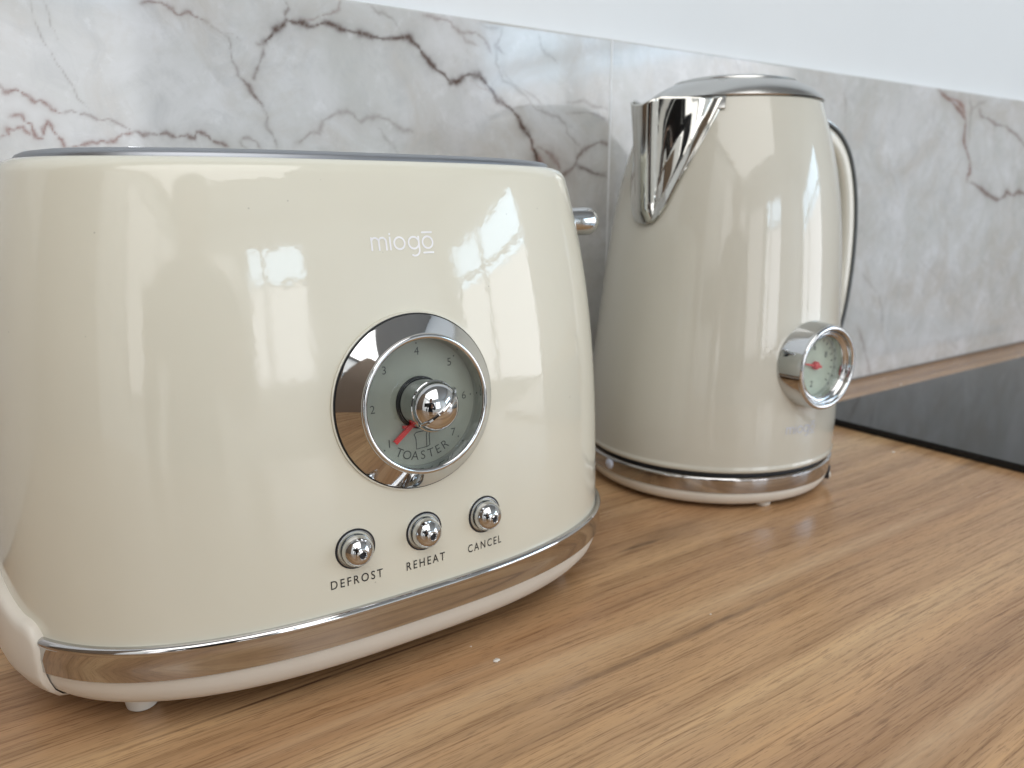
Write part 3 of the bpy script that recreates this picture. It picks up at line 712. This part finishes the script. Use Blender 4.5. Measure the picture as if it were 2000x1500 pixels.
# ------------------------------------------------------------------ kettle
KY = .328
def kx(z): return .3815+.0365*z
SP_AZ = 181.0
KP = np.array([(0.0, .0745), (.0225, .0750), (.04, .0754), (.06, .0747), (.09, .0728), (.126, .0698), (.15, .0672), (.172, .0640), (.186, .0611), (.2, .0573), (.212, .0533), (.2225, .0495)])
def catm(P, z):
    # smooth cubic through the profile points
    c = np.polynomial.polynomial.polyfit(P[:, 0], P[:, 1], 6); return float(np.polynomial.polynomial.polyval(z, c))
def kr(z): return catm(KP, z)
def k_rings(name, levels, mat, parent, seg=160, cap_top=False, cap_bot=False, smooth=40):
    vs, fs = [], []
    for r, z in levels:
        for i in range(seg):
            t = 2*math.pi*i/seg; vs.append((kx(z)+r*math.cos(t), KY+r*math.sin(t), z))
    K = len(levels)
    for j in range(K-1):
        for i in range(seg): fs.append((j*seg+i, j*seg+(i+1) % seg, (j+1)*seg+(i+1) % seg, (j+1)*seg+i))
    if cap_top: fs.append([(K-1)*seg+i for i in range(seg)])
    if cap_bot: fs.append(list(range(seg))[::-1])
    return mesh_obj(name, vs, fs, mat, parent, smooth)
kettle = empty('electric_kettle'); tag(kettle, 'tall cream jug kettle with chrome spout and round gauge, standing on its power base', 'kettle')
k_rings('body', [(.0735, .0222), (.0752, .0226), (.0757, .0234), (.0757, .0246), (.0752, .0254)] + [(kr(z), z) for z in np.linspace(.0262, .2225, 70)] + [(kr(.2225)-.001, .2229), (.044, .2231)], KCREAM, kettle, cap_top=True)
k_rings('body_groove', [(.0728, .0180), (.0728, .0225)], GAP, kettle)
base = empty('power_base'); tag(base, 'round cream and chrome power base under the kettle', 'kettle base')
k_rings('chrome_ring', [(.0722, .0200), (.0746, .0197), (.0754, .0190), (.0755, .0183), (.0751, .0178), (.0752, .0140), (.0750, .0108), (.0745, .0103), (.0725, .0101)], BAND, base)
k_rings('base_shell', [(.0738, .0106), (.0742, .0100), (.0740, .0082), (.0732, .0060), (.0718, .0040), (.0695, .0027), (.066, .0022)], PLASTIC, base, cap_top=True)
for a in (252, 324, 36, 108):
    o = mesh_obj('foot', *lathe(frame((kx(0)+.0655*math.cos(R_(a)), KY+.0655*math.sin(R_(a)), 0), (0, 0, 1), (0, 1, 0)), [(0, 0), (.0035, 0), (.0042, .0008), (.0044, .0026), (0, .0026)], 24), FOOTM, base); clean(o)
def on_k(az, z, r):
    t = R_(az); return Vector((kx(z)+r*math.cos(t), KY+r*math.sin(t), z))
def k_frame(az, z, r): t = R_(az); return frame(on_k(az, z, r), (math.cos(t), math.sin(t), 0))
# small pale blue disc on the ring below the spout, cord notch on the other side
fr2 = k_frame(174, .0152, .0750)
o = mesh_obj('pale_blue_disc', *lathe(fr2, [(0, .0016), (.0018, .0014), (.0030, .0008), (.0034, -.001)], 32), plain('pale_blue_gloss', (.62, .66, .78), .15), base); clean(o)
fr2 = k_frame(300, .0085, .0735)
nb = mesh_obj('cord_notch', *lathe(frame(fr2(0, 0, 0), fr2(0, 0, 1)-fr2(0, 0, 0)), [(0, .0022), (.0040, .0022), (.0044, .0016), (.0046, -.002)], 32), GAP, base); clean(nb)
o = mesh_obj('cord_sleeve', *lathe(frame(fr2(0.0005, -.0022, 0), fr2(0, 0, 1)-fr2(0, 0, 0)), [(0, .0028), (.0017, .0028), (.0022, .0020), (.0024, -.002)], 32), PLASTIC, base); clean(o)
rebase(base, (kx(0), KY, 0))
# lid
k_rings('lid', [(.0485, .2226), (.0500, .2230), (.0505, .2237), (.0500, .2246), (.0480, .2268), (.0450, .2292), (.0415, .2313), (.0375, .2331), (.0352, .2340), (.0350, .2348), (.0345, .2352), (.028, .2366), (.018, .2376), (.008, .2380)], STEEL, kettle, cap_top=True, smooth=30)
# spout
def spout():
    V, F = [], []; nz = 56
    us = list(np.linspace(-1, 1, 101)); na = len(us)
    z0, z1 = .1560, .2222
    rn = .0056
    def bet(t): return 10.0*math.sqrt(max(0, 1-(1-min(1, t/.17))**2)) + 24.5*max(0, (t-.10)/.90)**1.05 + .3
    tb = np.linspace(0, 1, 400); bb = np.array([bet(t) for t in tb])
    for j in range(nz+1):
        t = j/nz
        beta = 10.0*math.sqrt(max(0, 1-(1-min(1, t/.17))**2)) + 24.5*max(0, (t-.10)/.90)**1.05 + .3
        for u in us:
            half_ = math.radians(beta)*.066; dc = min(.0085, half_*.7)
            dmm = math.copysign(abs(u)/.5*dc if abs(u) <= .5 else dc+(abs(u)-.5)/.5*(half_-dc), u)
            azr = math.degrees(dmm/.066); az = SP_AZ+azr
            ztop = z1 - .0036*max(0, 1-(abs(dmm)/.0085)**2)
            z = z0+(ztop-z0)*t
            r = kr(z); d = math.radians(azr)*r; ad = abs(d)
            tt = (z-z0)/(z1-z0)
            h = max(0, (.0690+.0085*tt)-r)
            h *= min(1, t/.10)**.5
            hb = max(0, h-rn)
            tube = hb + math.sqrt(max(0, rn*rn-ad*ad)) * min(1, h/rn) if ad < rn else hb-(ad-rn)*1.6
            # the flank stands nearly upright from the line where it leaves the flange
            zb = z0 + (z1-z0)*float(np.interp(abs(azr)/.80, bb, tb))
            dz_ = z-zb
            flank = 0 if dz_ <= 0 else max(0, (kr(zb)-r + .08*dz_)*min(1, dz_/.006)**.5 - .0034*min(1, dz_/.022)*math.exp(-(azr/26)**2))
            e_ = .0009; p = .5*(tube+flank+math.sqrt((tube-flank)**2+e_*e_)) - .5*e_*(1 if h > 0 else 0); p = max(0, p)
            V.append(on_k(az, z, r+(.0011 if abs(u) < .98 else 0)+p))
    for j in range(nz):
        for i in range(na-1): F.append((j*na+i, j*na+i+1, (j+1)*na+i+1, (j+1)*na+i))
    o = mesh_obj('spout', V, F, SPOUTM, kettle, smooth=75)
    sm = o.modifiers.new('thickness', 'SOLIDIFY'); sm.thickness = .0009; sm.offset = -1
    return o
sp = spout()
# collar strip joining the spout to the lid seat
V, F = [], []; n = 50
for i in range(n+1):
    a = SP_AZ-34.8+69.6*i/n
    for dr, z in ((.0013, .2160), (.0018, .2165), (.0018, .2222), (.0010, .2228)): V.append(on_k(a, z, kr(min(z, .2225))+dr))
for i in range(n):
    for q in range(3): F.append((i*4+q, (i+1)*4+q, (i+1)*4+q+1, i*4+q+1))
mesh_obj('spout_collar', V, F, STEEL, sp)
# gauge
GA = 267.2; gz = .0806
fr = k_frame(GA, gz, kr(gz)); 
g = mesh_obj('gauge', *lathe(fr, [(.0244, -.008), (.0244, -.0030), (.0242, -.0018), (.0233, .0082), (.0231, .0090)], 96), CHROME, kettle)
mesh_obj('gauge_rim', *lathe(fr, [(.0231, .0090)] + arc(.0216, .0093, .0015, 0, 180, 12) + [(.0200, .0082), (.0192, .0070), (.0186, .0068), (.0180, .0076), (.0174, .0080), (.0168, .0076), (.0165, .0066), (.0164, .0004)], 96), CHROME, g)
o = mesh_obj('gauge_face', *lathe(fr, [(0, .0012), (.0165, .0012)], 64), GFACE, g); clean(o)
orient(mesh_obj('gauge_glass', *lathe(fr, [(.0002, .0056), (.0166, .0056)], 64), GLASS, g, smooth=60), fr)
def gbar(name, p, q, w, h0, h1, mat, taper=1.0):
    p, q = np.array(p), np.array(q); d = (q-p)/np.hypot(*(q-p)); n = np.array([-d[1], d[0]])*w/2
    c = [p+n, p-n, q-n*taper, q+n*taper]; V = [fr(*a, h0) for a in c]+[fr(*a, h1) for a in c]
    return mesh_obj(name, V, [(0,1,2,3),(4,7,6,5),(0,4,5,1),(1,5,6,2),(2,6,7,3),(3,7,4,0)], mat, g, smooth=0)
gbar('gauge_pointer', (.0046, -.0012), (-.0125, .0026), 0.0015, .0022, .0028, RED, .4)
o = mesh_obj('gauge_hub', *lathe(fr, [(0, .0038), (.0018, .0036), (.0023, .0030), (.0023, .0013)], 24), RED, g); clean(o)
for s, a in (('2', 262), ('4', 208), ('6', 96), ('8', 30), ('1', 318)):
    if s in ('2', '6', '8'):
        text_on('gauge_numeral', s, lambda u, v, a=a: fr(.0104*math.cos(R_(a))+u, .0104*math.sin(R_(a))-.0017+v, .0014), .0034, GINK, g, thin=-.004)
for a in range(-40, 225, 15):
    c, s = math.cos(R_(a)), math.sin(R_(a)); gbar('gauge_mark', (.0138*c, .0138*s), (.0154*c, .0154*s), .0005, .00125, .0014, GINK)
# small logo low on the front
def kmap(u, v, e=0):
    z = .0435+v; r = kr(z)+.00015+e; return on_k(263.0+math.degrees(u/r), z, r)
logo('maker_logo', kmap, .0215, BPRINT, kettle)
# handle
HA = -7.0
ctl = [(.040, .2110), (.058, .2135), (.076, .2090), (.089, .1980), (.0970, .1810), (.1015, .1600), (.1030, .1360), (.1020, .1120), (.0985, .0900), (.0920, .0740), (.0830, .0650), (.0700, .0630)]
def spline(P, n):
    P = [np.array(p, float) for p in P]; P = [2*P[0]-P[1]]+P+[2*P[-1]-P[-2]]; out = []
    for i in range(1, len(P)-2):
        for k in range(n):
            t = k/n; a, b, c, d = P[i-1:i+3]
            out.append(.5*((2*b)+(-a+c)*t+(2*a-5*b+4*c-d)*t*t+(-a+3*b-3*c+d)*t**3))
    out.append(P[-2]); return out
def handle_sweep(name, sect, mat, parent):
    C = spline(ctl, 8); V, F = [], []; K = len(C); m = len(sect)
    ca, sa = math.cos(R_(HA)), math.sin(R_(HA))
    for i, (d, z) in enumerate(C):
        a = C[max(0, i-1)]; b = C[min(K-1, i+1)]; t = (b-a)/np.hypot(*(b-a)); nx, nz = -t[1], t[0]     # outward normal in the d-z plane
        if nx*(d-.06)+nz*(z-.14) < 0: nx, nz = -nx, -nz
        for (w, o_) in sect:
            dd = d+nx*o_; zz = z+nz*o_
            V.append((kx(.14)+dd*ca - w*sa, KY+dd*sa + w*ca, zz))
    for i in range(K-1):
        for q in range(m):
            p = (q+1) % m; F.append((i*m+q, (i+1)*m+q, (i+1)*m+p, i*m+p))
    F += [list(range(m)), [(K-1)*m+q for q in range(m)][::-1]]
    return mesh_obj(name, V, F, mat, parent, smooth=45)
def rsect(w, lo, hi, r):
    return [(p[0], p[1]) for p in rrect(-w, w, lo, hi, r, 4)]
hd = handle_sweep('handle', rsect(.0110, -.0075, .0036, .0042), KCREAM, kettle)
handle_sweep('handle_trim', rsect(.0108, .0032, .0054, .0009), GRIP, hd)
handle_sweep('handle_strip', rsect(.0095, .0050, .0066, .0007), STEEL, hd)
rebase(kettle, (kx(0), KY, .0))

# ------------------------------------------------------------------ crumbs on the worktop
def unz(px, py, z=0):
    d = Fw + Rt*((px-1000)/FPX) - Up*((py-750)/FPX); t = (z-CAM_H)/d.z; return Vector((d.x*t, d.y*t, z))
CR = plain('pale_crumb', (.78, .72, .64), .25)
def crumb(px, py, s, label):
    p = unz(px, py); bm = bmesh.new(); bmesh.ops.create_icosphere(bm, subdivisions=2, radius=s)
    for v in bm.verts: v.co = Vector((v.co.x*(1.3+.5*rng.normal()*.4), v.co.y*(1+.25*rng.normal()), v.co.z*.45*(1+.2*rng.normal())))
    me = bpy.data.meshes.new('crumb'); bm.to_mesh(me); bm.free(); me.materials.append(CR)
    o = bpy.data.objects.new('crumb', me); col.objects.link(o); o.location = p+Vector((0, 0, s*.4)); tag(o, label, 'crumb', 'crumbs on the worktop')
crumb(970, 1291, .0010, 'largest pale crumb on the bare wood in front of the toaster')
crumb(920, 1263, .0003, 'tiny pale crumb just left of the largest crumb')
crumb(1745, 884, .0010, 'pale crumb on the wood just before the hob corner')
crumb(1760, 752, .0010, 'pale crumb on the wood strip behind the hob')
crumb(1388, 1200, .00035, 'tiny pale speck on the wood below the kettle')

# ------------------------------------------------------------------ the photographer, seen only in the reflections
def person():
    B = -Fh; X = Rt; O = Rt*.085
    def P(b, x, z): return O + B*b + X*x + Vector((0, 0, z))
    J = {'pelvis': (P(.64, 0, -.02), (.150, .120)), 'waist': (P(.60, 0, .10), (.135, .105)), 'chest': (P(.52, 0, .25), (.160, .115)), 'collar': (P(.47, 0, .345), (.100, .075)),
         'neck': (P(.445, 0, .405), (.050, .052)), 'skull_base': (P(.415, 0, .450), (.066, .075)), 'skull': (P(.400, 0, .520), (.076, .094)), 'crown': (P(.405, 0, .580), (.052, .062))}
    E = [('pelvis', 'waist'), ('waist', 'chest'), ('chest', 'collar'), ('collar', 'neck'), ('neck', 'skull_base'), ('skull_base', 'skull'), ('skull', 'crown')]
    ph = -Rt*.052 - Fw*.008 + Vector((0, 0, CAM_H))          # middle of the phone
    lh = P(.47, -.235, -.235)
    for s_, n in ((-1, 'l'), (1, 'r')):
        if n == 'r':
            hand = ph + Rt*.098 - Fw*.012 - Up*.028; el = P(.40, .20, .05); wr = hand-Fw*.055-Up*.035; f_, u_, x_ = Fw, Up, Rt
        else:
            hand = lh; el = P(.53, -.235, .055); wr = P(.49, -.235, -.165); f_, u_, x_ = Vector((0, 0, -1)), Fh, -Rt
        J.update({n+'sh': (P(.47, s_*.165, .315), (.066, .062)), n+'el': (el, (.044, .042)), n+'wr': (wr, (.026, .024)),
                  n+'palm': (hand, (.030, .014)), n+'hip': (P(.64, s_*.09, -.09), (.092, .095)), n+'knee': (P(.60, s_*.11, -.48), (.060, .062)), n+'ank': (P(.66, s_*.11, -.82), (.040, .044)), n+'toe': (P(.52, s_*.12, -.872), (.042, .026))})
        E += [('collar', n+'sh'), (n+'sh', n+'el'), (n+'el', n+'wr'), (n+'wr', n+'palm'), ('pelvis', n+'hip'), (n+'hip', n+'knee'), (n+'knee', n+'ank'), (n+'ank', n+'toe')]
        for k, (uy, ln) in enumerate(((.026, .92), (.009, 1.0), (-.009, .95), (-.026, .78))):
            a = hand + u_*uy + x_*.008 + f_*.012; b = a + f_*.022*ln - x_*.004 ; c = b - x_*(.020*ln) + f_*.002
            if n == 'l': b = a + f_*.034*ln; c = b + f_*.030*ln + Rt*.010
            J[n+'f%da' % k] = (a, (.009, .009)); J[n+'f%db' % k] = (b, (.008, .008)); J[n+'f%dc' % k] = (c, (.007, .007))
            E += [(n+'palm', n+'f%da' % k), (n+'f%da' % k, n+'f%db' % k), (n+'f%db' % k, n+'f%dc' % k)]
        a = hand + u_*.030 - x_*.012 - f_*.004; b = a + u_*.012 - x_*.022 if n == 'r' else a + u_*.010 + f_*.030
        J[n+'ta'] = (a, (.011, .010)); J[n+'tb'] = (b, (.009, .008)); E += [(n+'palm', n+'ta'), (n+'ta', n+'tb')]
    names = list(J); me = bpy.data.meshes.new('person'); me.from_pydata([tuple(J[k][0]) for k in names], [(names.index(a), names.index(b)) for a, b in E], [])
    tmp = bpy.data.objects.new('person_tmp', me); col.objects.link(tmp)
    sk = tmp.modifiers.new('skin', 'SKIN'); sk.use_smooth_shade = True
    for i, k in enumerate(names):
        me.skin_vertices[0].data[i].radius = J[k][1]
    me.skin_vertices[0].data[0].use_root = True
    ss = tmp.modifiers.new('sub', 'SUBSURF'); ss.levels = 1; ss.render_levels = 1
    bpy.context.view_layer.update(); dg = bpy.context.evaluated_depsgraph_get()
    m2 = bpy.data.meshes.new_from_object(tmp.evaluated_get(dg)); bpy.data.objects.remove(tmp)
    SKIN = plain('skin', (.50, .32, .24), .5); TOP = plain('dark_sweater', (.022, .024, .030), .85); LEG = plain('dark_jeans', (.03, .035, .05), .85)
    m2.materials.clear()
    for m in (TOP, LEG, SKIN): m2.materials.append(m)
    zn = P(.445, 0, .375).z
    for p in m2.polygons:
        c = p.center; p.use_smooth = True
        p.material_index = 2 if (c.z > zn or (c - ph - Rt*.098).length < .075 or (c - lh).length < .085) else (1 if c.z < -.02 else 0)
    o = bpy.data.objects.new('person', m2); col.objects.link(o)
    tag(o, 'person in dark sweater and jeans leaning in to take the picture', 'person')
    # hair and face, children of the person
    HAIR = plain('dark_hair', (.020, .014, .010), .6)
    ctr = P(.415, 0, .530); bm = bmesh.new(); bmesh.ops.create_uvsphere(bm, u_segments=28, v_segments=18, radius=1)
    bmesh.ops.delete(bm, geom=[v for v in bm.verts if (v.co.y < -.35 and v.co.z < .35) or v.co.z < -.75], context='VERTS')
    for v in bm.verts:
        q = v.co.copy(); k = 1+.03*math.sin(q.x*23+q.z*17)
        v.co = ctr + X*(q.x*.088*k) + B*(q.y*.104*k) + Vector((0, 0, q.z*.108*k))
    hm = bpy.data.meshes.new('hair'); bm.to_mesh(hm); bm.free(); hm.materials.append(HAIR)
    h = bpy.data.objects.new('hair', hm); col.objects.link(h); h.parent = o
    f0 = P(.312, 0, .500)
    nose = mesh_obj('nose', [f0+X*.012, f0-X*.012, f0+Vector((0, 0, .042))+B*.006, f0-B*.022+Vector((0, 0, .004)), f0+B*.02], [(0, 3, 2), (3, 1, 2), (0, 1, 3), (0, 2, 4), (1, 4, 2), (0, 4, 1)], SKIN, o)
    for s_ in (-1, 1):
        e = P(.318, s_*.030, .530); v = mesh_obj('eye', *lathe(frame(e, -B), [(0, .010), (.006, .008), (.010, .002), (.011, -.006)], 16), INK, o); clean(v)
        e = P(.415, s_*.080, .515); v = mesh_obj('ear', *lathe(frame(e, X*s_), [(0, .010), (.012, .012), (.024, .004), (.026, -.006)], 16), SKIN, o); clean(v)
    mo = P(.322, 0, .468); mesh_obj('mouth', [mo+X*.022, mo+Vector((0, 0, .006))-B*.006, mo-X*.022, mo-Vector((0, 0, .007))-B*.004], [(0, 1, 2, 3)], plain('lips', (.35, .14, .12), .5), o)
    # the phone
    ph_root = empty('phone'); tag(ph_root, 'black phone held level in the right hand of the person', 'phone')
    M = Matrix(((Rt.x, Up.x, -Fw.x), (Rt.y, Up.y, -Fw.y), (Rt.z, Up.z, -Fw.z)))
    def pbox(nm, b, mat, bev):
        q = box(nm, mat, b, ph_root, bevel=bev); 
        for v in q.data.vertices: v.co = M @ v.co + ph
        return q
    pbox('case', (-.075, .075, -.036, .036, -.004, .004), BLACK, .003)
    pbox('screen', (-.070, .070, -.032, .032, -.0045, -.0041), plain('phone_screen', (.02, .02, .025), .1), 0)
    pbox('camera_plate', (.040, .072, -.010, .034, .0046, .0052), CHROME, .0005)
    rebase(ph_root, tuple(ph))
person()

# ------------------------------------------------------------------ tall cupboard at the left end of the worktop (mirrored in the toaster's left side)
cup = empty('tall_cupboard'); tag(cup, 'tall brown cupboard at the left end of the worktop', 'cupboard')
box('carcass', BROWNP, (LEFT_X+.01, -.72, -.15, WALL_Y-.02, FLOOR_Z+.001, 1.35), cup, bevel=.002)
for z0, z1 in ((FLOOR_Z+.08, -.02), (-.01, 1.33)):
    d = box('door', BROWNP, (LEFT_X+.03, -.74, -.172, -.151, z0, z1), cup, bevel=.002)
    box('handle', STEEL, (-.79, -.775, -.200, -.185, (z0+z1)/2-.08, (z0+z1)/2+.08), d, bevel=.003)
rebase(cup, (-1.1, 0, FLOOR_Z))
